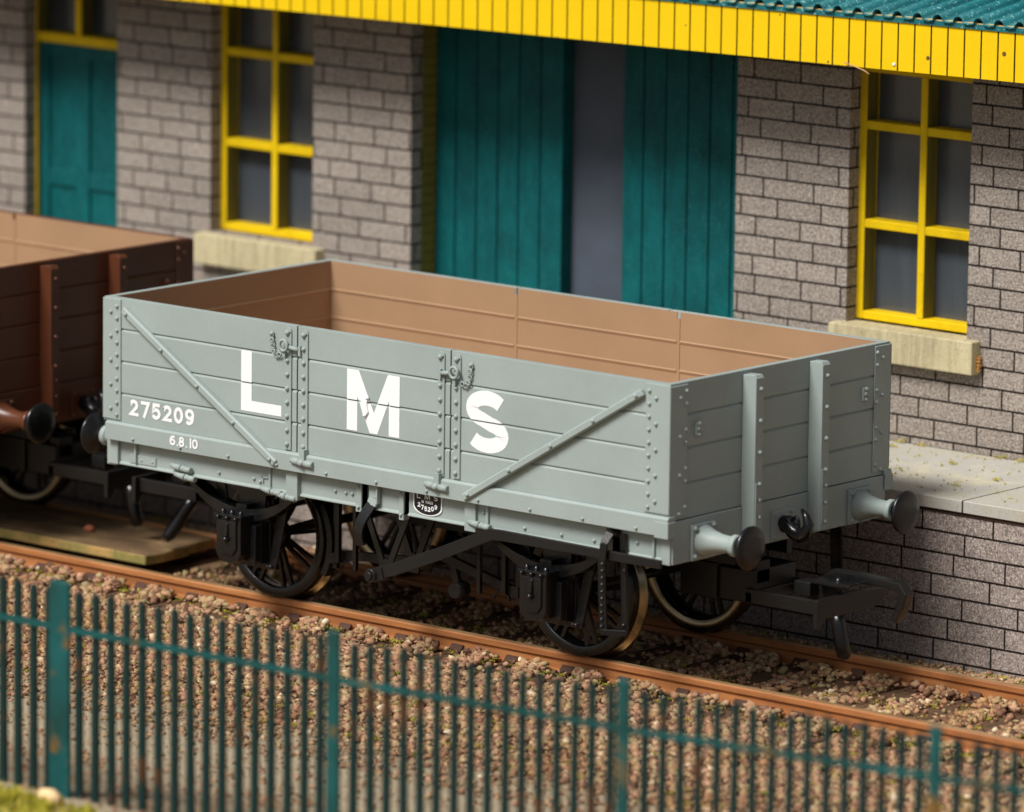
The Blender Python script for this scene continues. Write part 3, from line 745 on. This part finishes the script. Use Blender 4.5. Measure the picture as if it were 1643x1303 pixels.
me = bpy.data.meshes.new('ground'); me.from_pydata(vs.tolist(), [], fs.tolist()); me.polygons.foreach_set('use_smooth', [True]*len(fs)); me.materials.append(M_ground)
g = bpy.data.objects.new('ground', me); COL.objects.link(g); tag(g, 'brown and grey gravel baseboard under the track', 'ground', kind='structure')

# ------------------------------------------------------------------ stones and flock (one mesh each, many small pieces)
PH = (1+5**.5)/2
ICO_V = np.array([(-1,PH,0),(1,PH,0),(-1,-PH,0),(1,-PH,0),(0,-1,PH),(0,1,PH),(0,-1,-PH),(0,1,-PH),(PH,0,-1),(PH,0,1),(-PH,0,-1),(-PH,0,1)])/math.sqrt(1+PH*PH)
ICO_F = np.array([(0,11,5),(0,5,1),(0,1,7),(0,7,10),(0,10,11),(1,5,9),(5,11,4),(11,10,2),(10,7,6),(7,1,8),(3,9,4),(3,4,2),(3,2,6),(3,6,8),(3,8,9),(4,9,5),(2,4,11),(6,2,10),(8,6,7),(9,8,1)])
OCT_V = np.array([(1,0,0),(-1,0,0),(0,1,0),(0,-1,0),(0,0,1),(0,0,-1),(.62,.62,.45),(-.6,-.55,.5)])
OCT_F = np.array([(4,0,6),(0,2,6),(2,4,6),(4,2,1),(4,1,7),(1,3,7),(3,4,7),(4,3,0),(5,2,0),(5,1,2),(5,3,1),(5,0,3)])
def many(name, V, F, P, S, T, mat, jitter=.34):
    """V,F template; P (n,3) centres; S (n,3) scales; T (n) tint"""
    n = len(P); k = len(V)
    q = rng.normal(size=(n, 4)); q /= np.linalg.norm(q, axis=1)[:, None]
    w, x, y, z = q.T
    Rm = np.stack([1-2*(y*y+z*z), 2*(x*y-z*w), 2*(x*z+y*w), 2*(x*y+z*w), 1-2*(x*x+z*z), 2*(y*z-x*w), 2*(x*z-y*w), 2*(y*z+x*w), 1-2*(x*x+y*y)], 1).reshape(n, 3, 3)
    vv = V[None]*(1+rng.uniform(-jitter, jitter, (n, k, 1)))
    vv = np.einsum('nij,nkj->nki', Rm, vv)*S[:, None, :] + P[:, None, :]
    ff = F[None]+(np.arange(n)*k)[:, None, None]
    me = bpy.data.meshes.new(name)
    me.vertices.add(n*k); me.vertices.foreach_set('co', vv.astype(np.float32).ravel())
    nf = n*len(F); me.loops.add(nf*3); me.loops.foreach_set('vertex_index', ff.astype(np.int32).ravel())
    me.polygons.add(nf); me.polygons.foreach_set('loop_start', np.arange(0, nf*3, 3, dtype=np.int32)); me.polygons.foreach_set('loop_total', np.full(nf, 3, dtype=np.int32))
    at = me.attributes.new('tint', 'FLOAT', 'FACE'); at.data.foreach_set('value', np.repeat(T, len(F)).astype(np.float32))
    me.update(calc_edges=True); me.materials.append(mat)
    o = bpy.data.objects.new(name, me); COL.objects.link(o); return o
def scatter(n, x0, x1, y0, y1): return rng.uniform(x0, x1, n), rng.uniform(y0, y1, n)
px, py, sz, tt, dz = [], [], [], [], []
def put(n, x0, x1, y0, y1, smin, smax, zoff=0, t0=0, t1=1):
    n = int(n*2.0); x, y = scatter(n, x0, x1, y0, y1); s = smin*.75+(smax-smin*.75)*rng.random(n)**2.4
    px.append(x); py.append(y); sz.append(s); tt.append(np.clip(rng.beta(1.6, 1.6, n)*(t1-t0)+t0, 0, 1)); dz.append(np.full(n, zoff)+rng.uniform(-.01, .02, n))
put(36000, -5.5, 6.5, -2.3, -.70, .013, .042, .005)          # near shoulder
put(24000, -5.5, 7.0, -.60, .60, .013, .040, .0)             # four foot
put(9000, -5, 7.0, .72, 1.67, .010, .030, -.005, .25, 1)        # under the platform wall
put(3000, -5.5, 7, -.80, -.71, .020, .045, .02); put(2600, -5.5, 7, .50, .61, .020, .042, .02)
put(14000, -5, 8, -3.05, -2.2, .010, .034, 0); put(5000, -5, 8, -3.7, -2.9, .008, .024, 0)                  # fading shoulder
put(7000, -3, 9, -6.6, -3.5, .006, .020, 0, .1, .9)          # path grit
x = np.concatenate(px); y = np.concatenate(py); s = np.concatenate(sz); T = np.concatenate(tt); D = np.concatenate(dz)
# keep most stones off the sleeper tops and all of them off the rails
sx = np.array(SX); dn = np.abs(x[:, None]-sx[None, :]).min(1)
on = (dn < .145) & (np.abs(y) < 1.13)
keep = ~(on & (rng.random(len(x)) < .955)) & ~((np.abs(np.abs(y)-.661) < .075))
keep &= ~((y > -.48) & (y < .6) & (x < -2.95))
x, y, s, T, D, on = x[keep], y[keep], s[keep], T[keep], D[keep], on[keep]
z = gz(x, y)+D+s*.3; z[on] = -.150+s[on]*.3
heap = (~on) & (np.abs(y) < 1.25); z[heap] += .012*rng.random(heap.sum()); rs = (np.abs(y+.661) < .14) | (np.abs(y-.55) < .1); z[rs] += .030*rng.random(rs.sum())+.008
S = np.stack([s*rng.uniform(.8, 1.25, len(s)), s*rng.uniform(.8, 1.2, len(s)), s*rng.uniform(.6, .95, len(s))], 1)
o = many('ballast_stones', OCT_V, OCT_F, np.stack([x, y, z], 1), S, T, M_stone)
tag(o, 'pinkish brown and cream stone ballast around the rails and sleepers', 'ballast', kind='stuff')

# flock: little leaf flakes in clumps
FL_V = np.array([(-.5, -.35, 0), (.5, -.3, .15), (.1, .6, -.1), (0, 0, .5)]); FL_F = np.array([(0,1,2), (0,3,1), (1,3,2), (2,3,0)])
def flock(name, clumps, label, cat='tufts', sz=(.008, .017)):
    P, S, T = [], [], []
    for cx, cy, cz, r, n, t0 in clumps:
        d = rng.normal(size=(n, 3))*np.array([r, r, r*.55])*.5
        d[:, 2] = np.abs(d[:, 2]); P.append(d+np.array([cx, cy, cz])); s = rng.uniform(*sz, n); S.append(np.stack([s, s, s*1.3], 1)); T.append(np.clip(rng.normal(t0, .2, n), 0, 1))
    o = many(name, FL_V, FL_F, np.concatenate(P), np.concatenate(S), np.concatenate(T), M_flock, .3)
    return tag(o, label, cat, kind='stuff')
cl = []
for k in range(1000):
    xx = rng.uniform(-5, 6.5); b = rng.random()
    if b < .45: yy = rng.normal(-.80, .06) if rng.random() < .5 else rng.normal(-.5, .05)
    elif b < .6: yy = rng.uniform(.78, 1.62)
    elif b < .75: yy = rng.uniform(-.5, .5)
    else: yy = rng.uniform(-3.2, -.9)
    if xx < -2.9 and -.5 < yy < .6: continue
    if abs(abs(yy)-.661) < .09: continue
    cl.append((xx, yy, float(gz(xx, yy))+.035, rng.uniform(.02, .06), int(rng.integers(8, 34)), rng.uniform(.35, .9)))
flock('flock_tufts', cl, 'small yellow green scatter tufts among the ballast', 'scatter', (.007, .013))
cl = []
for xx, yy in ((1.33, 3.13), (1.37, 2.96), (1.38, 2.84), (1.52, 3.13), (1.45, 2.42), (2.11, 2.70), (2.42, 3.12), (2.25, 3.13), (1.98, 2.25), (2.72, 2.42), (1.78, 2.22), (2.62, 2.05)):
    cl.append((xx, yy, .984, rng.uniform(.03, .06), int(rng.integers(18, 44)), .8))
for k in range(160): cl.append((rng.uniform(.9, 3.6), rng.uniform(1.72, 3.14), .983, rng.uniform(.004, .02), int(rng.integers(1, 5)), .75))
o = flock('platform_flecks', cl, 'yellow flock flecks stuck to the grey platform surface', 'scatter', (.007, .014))

# grass at the fence foot, bottom left of the view
bl = []
BV = np.array([(-.10, 0, 0), (.10, 0, 0), (0, .02, 1.0)]); 
gv, gf, gt = [], [], []
def blade(x, y, z, h, w, t):
    a = rng.uniform(0, 6.28); lean = rng.uniform(.1, .55)*h; b = rng.uniform(0, 6.28); k = len(gv)
    dx, dy = math.cos(a)*w, math.sin(a)*w; lx, ly = math.cos(b)*lean, math.sin(b)*lean
    gv.extend([(x-dx, y-dy, z), (x+dx, y+dy, z), (x+dx*.7+lx*.4, y+dy*.7+ly*.4, z+h*.6), (x-dx*.7+lx*.4, y-dy*.7+ly*.4, z+h*.6), (x+lx, y+ly, z+h)])
    gf.append((k, k+1, k+2, k+3)); gf.append((k+3, k+2, k+4)); gt.extend([t, t])
for k in range(6500):
    xx = rng.uniform(1.1, 3.5); yy = rng.uniform(-7.3, -6.68)
    e = 1-max(0, (xx-2.2)/1.3)
    if rng.random() > e*(.35+.65*math.sin(xx*9+yy*5)**2): continue
    blade(xx, yy, float(gz(xx, yy))-.01, rng.uniform(.03, .095)*(.4+.6*e), rng.uniform(.006, .012), rng.uniform(.3, 1))
me = bpy.data.meshes.new('grass'); me.from_pydata(gv, [], gf); at = me.attributes.new('tint', 'FLOAT', 'FACE'); at.data.foreach_set('value', gt); me.materials.append(M_flock)
o = bpy.data.objects.new('grass', me); COL.objects.link(o); tag(o, 'blurred yellow green grass along the foot of the fence', 'grass', kind='stuff')

# loose bits
def lump(name, mat, loc, r, sq=(1, 1, .7)):
    m = MB(); import bmesh
    bm = bmesh.new(); bmesh.ops.create_icosphere(bm, subdivisions=2, radius=1)
    vs = [(v.co.x*sq[0]*r*random.uniform(.85, 1.15), v.co.y*sq[1]*r*random.uniform(.85, 1.15), v.co.z*sq[2]*r*random.uniform(.85, 1.15)) for v in bm.verts]
    m.add(vs, [[v.index for v in f.verts] for f in bm.faces], True); bm.free()
    return m.build(name, mat, loc=loc)
tag(lump('pebble', M_pebble, (-3.95, -.02, .055), .042), 'reddish pebble lying on the wooden crossing board', 'pebble')
tag(lump('stone', M_creamlump, (2.20, -6.72, .18), .080, (1.2, .8, .9)), 'pale cream lump in the grass at the foot of the fence post', 'stone')
tag(lump('stone', plastic('white_stone', srgb(206, 198, 184), .8, .2, .1, .4), (1.63, .86, -.125), .050), 'whitish stone between the far rail and the platform wall', 'stone')
m = MB(); m.tube([(1.257, 2.43, 3.862), (1.36, 2.425, 3.842), (1.44, 2.422, 3.822), (1.49, 2.42, 3.800)], .0045, 5)
tag(m.build('loose_fibre', M_fibre), 'thin pale fibre hanging from the lower edge of the yellow valance', 'fibre')

tag(lump('paint_fleck', M_white, (1.69, 2.447, 3.885), .013, (1, .5, 1)), 'tiny white paint fleck on the lower edge of the yellow valance', 'fleck')
# crossing boards
m = MB(); m.prism([(-9.5, -.385), (-3.02, -.385), (-3.005, -.20), (-3.03, .105), (-9.5, .105)], 2, -.045, .032)
tag(m.build('timber_board', M_board, bevel=.012, seg=2), 'nearer mossy wooden crossing board laid between the rails', 'board')
m = MB(); m.prism([(-9.5, .135), (-3.16, .135), (-3.20, .57), (-9.5, .57)], 2, -.075, .005)
tag(m.build('timber_board', M_board, bevel=.012, seg=2), 'farther wooden crossing board beside the far rail, slightly lower', 'board')

# ------------------------------------------------------------------ platform
plat = empty('station_platform', (0, 0, 0), label='raised platform with stone block face and pale slab edge', cat='platform')
m = MB(); m.box(-18, 13, 1.675, 3.60, -.40, .866); m.build('platform_wall', M_pbrick, plat)
m = MB(); m.box(-18, 13, 1.665, 3.60, .866, .888); m.build('under_slab_strip', M_darkstrip, plat)  # thin dark brown strip below the slab edge
m = MB(); m.box(-18, 13, 1.650, 3.165, .888, .978); m.build('platform_slab', M_plat, plat, .006)

# ------------------------------------------------------------------ building
bld = empty('goods_shed', (0, 3.17, .978), label='grey stone goods shed with teal doors, yellow windows and yellow canopy valance', cat='building')
OY, OZ = 3.17, .978
def B(m, name, mat, parent=None, bevel=0, seg=1):
    """build in world coordinates, parented under the shed"""
    o = m.build(name, mat, None, bevel, seg)
    if parent is None: o.parent = bld; o.location = (0, -OY, -OZ)
    else: o.parent = parent
    return o
wall = MB()
opn = [(-7.783, -6.727, .978, 3.78), (-5.690, -4.580, 1.815, 3.72), (-3.546, -.304, .978, 3.78), (.757, 1.869, 1.825, 3.74)]
xx = -13.0
for a, b, z0, z1 in opn:
    wall.box(xx, a, 3.17, 3.30, .9785, 4.235)
    if z0 > 1: wall.box(a, b, 3.17, 3.30, .9785, z0-.02)
    wall.box(a, b, 3.17, 3.30, z1, 4.235)
    xx = b
wall.box(xx, 11.0, 3.17, 3.30, .9785, 4.235)
wall.box(-13.0, -12.87, 3.30, 7.0, .9785, 4.235); wall.box(10.87, 11.0, 3.30, 7.0, .9785, 4.235); wall.box(-13, 11, 7.0, 7.13, -.4, 4.235)
B(wall, 'wall', M_brick)
m = MB(); m.box(-12.86, 10.86, 3.95, 3.97, .99, 4.2); m.box(-12.86, 10.86, 3.302, 6.9, .90, .978); B(m, 'inner_partition', M_interior)

def window(x0, x1, dz=0, zs=()):
    fr = MB(); y0, y1 = 3.295, 3.44; zb = 1.830+dz; zt = 3.74
    mx = (x0+x1)/2+.028
    fr.box(x0-.01, x0+.058, y0, y1, zb, zt); fr.box(x1-.058, x1+.01, y0, y1, zb, zt); fr.box(mx-.031, mx+.031, y0-.002, y1, zb+.06, zt-.06)
    fr.box(x0+.058, x1-.058, y0+.001, y1, zb, zb+.062); fr.box(x0+.058, x1-.058, y0+.001, y1, zt-.06, zt)
    for z in (2.515+dz, 3.252+dz):
        fr.box(x0+.058, mx-.031, y0+.001, y1, z, z+.064); fr.box(mx+.031, x1-.058, y0+.001, y1, z, z+.064)
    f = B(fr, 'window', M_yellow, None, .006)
    g = MB(); g.box(x0-.01, x1+.01, 3.441, 3.452, zb, zt); B(g, 'glazing', M_glaze, f)
    s = MB(); s.box(x0-.085, x1+.125, 3.065, 3.30, 1.572+dz, 1.818+dz)
    B(s, 'sill', M_cream, f, .010, 2)
    return f
w1 = window(.757, 1.869)
w2 = window(-5.690, -4.580, -.030)
# frayed raw card at the end of the right sill
m = MB()
for k in range(16): m.bar((1.99, 3.13+random.uniform(-.02, .03), 1.60+k*.006), (2.012+random.uniform(0, .02), 3.13+random.uniform(-.02, .03), 1.60+k*.0075), .012, .006)
B(m, 'splinter', M_ply, w1)
# panelled door with fanlight
dr = MB(); dr.box(-7.82, -7.765, 3.295, 3.44, .98, 3.76); dr.box(-6.745, -6.70, 3.295, 3.44, .98, 3.76); dr.box(-7.765, -6.745, 3.290, 3.44, 3.150, 3.228)
dr.box(-7.33, -7.262, 3.296, 3.44, 3.228, 3.76)
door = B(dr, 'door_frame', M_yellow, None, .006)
m = MB(); y0 = 3.33; m.box(-7.765, -6.745, y0+.018, y0+.06, .98, 3.150)
for a, b in ((-7.765, -7.66), (-7.345, -7.20), (-6.85, -6.745)): m.box(a, b, y0, y0+.018, .98, 3.150)
for a, b in ((.98, 1.15), (1.96, 2.10), (3.03, 3.150)):
    m.box(-7.66, -7.345, y0, y0+.018, a, b); m.box(-7.20, -6.85, y0, y0+.018, a, b)
B(m, 'panelled_door', M_teal, door, .006)
m = MB(); m.box(-7.765, -6.745, 3.441, 3.452, 3.228, 3.76); B(m, 'fanlight', M_glaze, door)
# sliding loading doors
for nm, a, b, th, ph, ys_ in (('loading_door', -3.546, -2.262, .120, 0, 3.478), ('loading_door', -1.650, -.25, .05, 0, 3.478)):
    m = MB(); gs = [a+.195+.2165*k for k in range(8) if a+.195+.2165*k < b-.05]
    pts = [(a, ys_)]
    for q in gs: pts += [(q-.008, ys_), (q-.004, ys_+.030), (q+.004, ys_+.030), (q+.008, ys_)]
    pts += [(b, ys_), (b, ys_+th), (a, ys_+th)]
    m.prism(pts, 2, .979, 3.80)
    o = B(m, nm, M_teal, None)
m = MB(); m.box(-2.262, -1.0, 3.604, 3.62, .979, 3.9); B(m, 'inner_panel', M_inner)
m = MB()
for k in range(36): m.box(-3.60, -3.546, 3.302, 3.470, .985+k*.078, .985+k*.078+.062)
m.box(-3.60, -3.552, 3.302, 3.470, .98, 3.8)
B(m, 'jamb', M_rustyjamb)
# valance
can = MB(); VY = 2.45; sl = .0125
def vz(x): return (x-2.84)*sl
m = MB(); x0 = .843-.1474*90; n = 0
gap = .014
xs_ = [x0+.1474*k for k in range(0, 160)]
for a in xs_:
    b = a+.1474-gap; za = 3.856+vz(a); zt = 4.207+vz(a)
    if a > 10.5: break
    m.prism([(a, 3.856+vz(a)), (b, 3.856+vz(b)), (b, 4.207+vz(b)), (a, 4.207+vz(a))], 1, VY, VY+.028)
val = B(m, 'valance', M_valance)
m = MB(); m.prism([(x0, 3.860+vz(x0)), (10.4, 3.860+vz(10.4)), (10.4, 4.203+vz(10.4)), (x0, 4.203+vz(x0))], 1, VY+.006, VY+.045)
B(m, 'valance_backing', M_groove, val)
# canopy soffit
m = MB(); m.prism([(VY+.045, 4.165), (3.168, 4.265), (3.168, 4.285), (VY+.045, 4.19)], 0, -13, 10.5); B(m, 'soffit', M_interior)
# roof trim and corrugated sheet
m = MB(); m.prism([(-13, 4.208+vz(-13)), (10.5, 4.208+vz(10.5)), (10.5, 4.243+vz(10.5)), (-13, 4.243+vz(-13))], 1, VY-.012, VY+.05)
B(m, 'roof_trim', M_roof)
P_ = .1796; prof = []
X0 = 1.012-P_*78
k = 0
while X0+k*P_ < 10.4:
    c = X0+k*P_
    prof.append((c-P_*.5, .004))
    for t in range(0, 181, 20):
        prof.append((c-.045*math.cos(R(t)), .010+.048*math.sin(R(t))))
    k += 1
ya, yb, yc = VY-.030, 5.1, 7.6
def ry(y): return 4.243+(y-VY)*.14 if y < 5.1 else 4.243+(5.1-VY)*.14-(y-5.1)*.14
vs = []; fs = []; n = len(prof); rows = [ya, 3.2, yb, yc]
for lay in (0, -.009):
    for yv in rows:
        for a, h in prof: vs.append((a, yv, ry(yv)+vz(a)+h+lay))
for L in (0, 1):
    for j in range(len(rows)-1):
        for i in range(n-1):
            b0 = L*len(rows)*n + j*n+i; fs.append((b0, b0+1, b0+n+1, b0+n))
off = len(rows)*n
for i in range(n-1): fs.append((i, i+1, off+i+1, off+i))
m = MB(); m.add(vs, fs, True); rf = B(m, 'corrugated_roof', M_roof)
# cream packing strip seen inside the corrugation ends
m = MB(); m.prism([(-13, 4.2435+vz(-13)), (10.4, 4.2435+vz(10.4)), (10.4, 4.2525+vz(10.4)), (-13, 4.2525+vz(-13))], 1, VY-.006, VY+.049); B(m, 'roof_packing', M_cream2, rf)
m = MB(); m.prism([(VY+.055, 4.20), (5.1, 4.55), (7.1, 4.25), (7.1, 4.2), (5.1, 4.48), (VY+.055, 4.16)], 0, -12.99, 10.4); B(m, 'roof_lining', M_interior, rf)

# ------------------------------------------------------------------ fence
fence = empty('railing_fence', (2, -6.5, .14), label='weathered teal green railing fence with square posts, out of focus in front', cat='fence')
FX = [(-3.70, -5.42, .17), (-1.39, -5.37, .11), (.906, -5.30, .205), (3.191, -5.21, .125), (5.370, -5.02, .115), (7.491, -4.73, .105), (9.6, -4.42, .11)]
FX = [(29.187+(a-29.187)*.9585, -34.231+(b+34.231)*.9585, c*.84) for a, b, c in FX]
TZ = 1.518
F0 = Vector((2, -6.5, .14))
def FB(m, name, mat, bevel=0, parent=None):
    o = m.build(name, mat, None, bevel, 2); o.parent = fence; o.location = -F0; return o
for i, (fx, fy, w) in enumerate(FX):
    m = MB(); d = .018
    m.box(fx-w/2, fx+w/2, fy-d, fy+d, -.02, TZ-.012)
    FB(m, 'post', M_fence, .017)
for (xa, ya_, wa), (xb, yb_, wb) in zip(FX, FX[1:]):
    m = MB(); m.bar((xa+wa/2, ya_, 1.207), (xb-wb/2, yb_, 1.207), .018, .042); FB(m, 'rail', M_fence)
    n = 17
    for k in range(1, n):
        t = k/n; x_ = xa+(xb-xa)*t; y_ = ya_+(yb_-ya_)*t
        zt = 1.449+random.uniform(-.012, .012); j = random.uniform(-.006, .006); j2 = random.uniform(-.006, .006)
        m = MB(); m.bar((x_+j, y_+.034, -.0), (x_+j2, y_+.034, zt-.02), .052, .028, (0, 1, 0)); m.bar((x_+j2, y_+.034, zt-.02), (x_+j2, y_+.034, zt), .030, .022, (0, 1, 0))
        FB(m, 'picket', M_picket)

# ------------------------------------------------------------------ light, sky, camera
EL, AZ = R(51), R(9)
S_ = Vector((-math.sin(AZ)*math.cos(EL), -math.cos(AZ)*math.cos(EL), math.sin(EL)))
L = bpy.data.lights.new('sun', 'SUN'); L.energy = 5.0; L.angle = R(20); L.color = (1.0, .985, .955)
lo = bpy.data.objects.new('sun', L); COL.objects.link(lo); lo.rotation_euler = (-S_).to_track_quat('-Z', 'Y').to_euler(); lo.location = S_*20
w = bpy.data.worlds.new('World'); scene.world = w; w.use_nodes = True
nt = w.node_tree; nt.nodes.clear()
sky = nt.nodes.new('ShaderNodeTexSky'); sky.sky_type = 'NISHITA'; sky.sun_disc = False; sky.sun_elevation = EL; sky.sun_rotation = math.atan2(S_.x, S_.y); sky.dust_density = 4; sky.air_density = 1
hs = nt.nodes.new('ShaderNodeHueSaturation'); hs.inputs['Saturation'].default_value = .75
bg = nt.nodes.new('ShaderNodeBackground'); bg.inputs['Strength'].default_value = .09; ou = nt.nodes.new('ShaderNodeOutputWorld')
nt.links.new(sky.outputs[0], hs.inputs['Color']); nt.links.new(hs.outputs[0], bg.inputs['Color']); nt.links.new(bg.outputs[0], ou.inputs[0])

C = Vector((29.18731, -34.23129, 9.61426)); yaw, pit, rol, fpx = 2.27332921, .178541742, .0126546152, 10280.0
f = Vector((math.cos(pit)*math.cos(yaw), math.cos(pit)*math.sin(yaw), -math.sin(pit)))
r = Vector((math.sin(yaw), -math.cos(yaw), 0)); u = r.cross(f)
r2 = r*math.cos(rol)+u*math.sin(rol); u2 = -r*math.sin(rol)+u*math.cos(rol)
cd = bpy.data.cameras.new('camera'); cam = bpy.data.objects.new('camera', cd); COL.objects.link(cam)
Mx = Matrix((r2, u2, -f)).transposed().to_4x4(); Mx.translation = C; cam.matrix_world = Mx
cd.sensor_width = 36; cd.sensor_fit = 'HORIZONTAL'; cd.lens = fpx/1643*36; cd.clip_start = 1; cd.clip_end = 400
cd.dof.use_dof = True; cd.dof.focus_distance = 44.9; cd.dof.aperture_fstop = .70
scene.camera = cam
scene.view_settings.view_transform = 'Standard'; scene.view_settings.look = 'None'; scene.view_settings.exposure = -.27; scene.view_settings.gamma = 1
scene.cycles.use_denoising = True
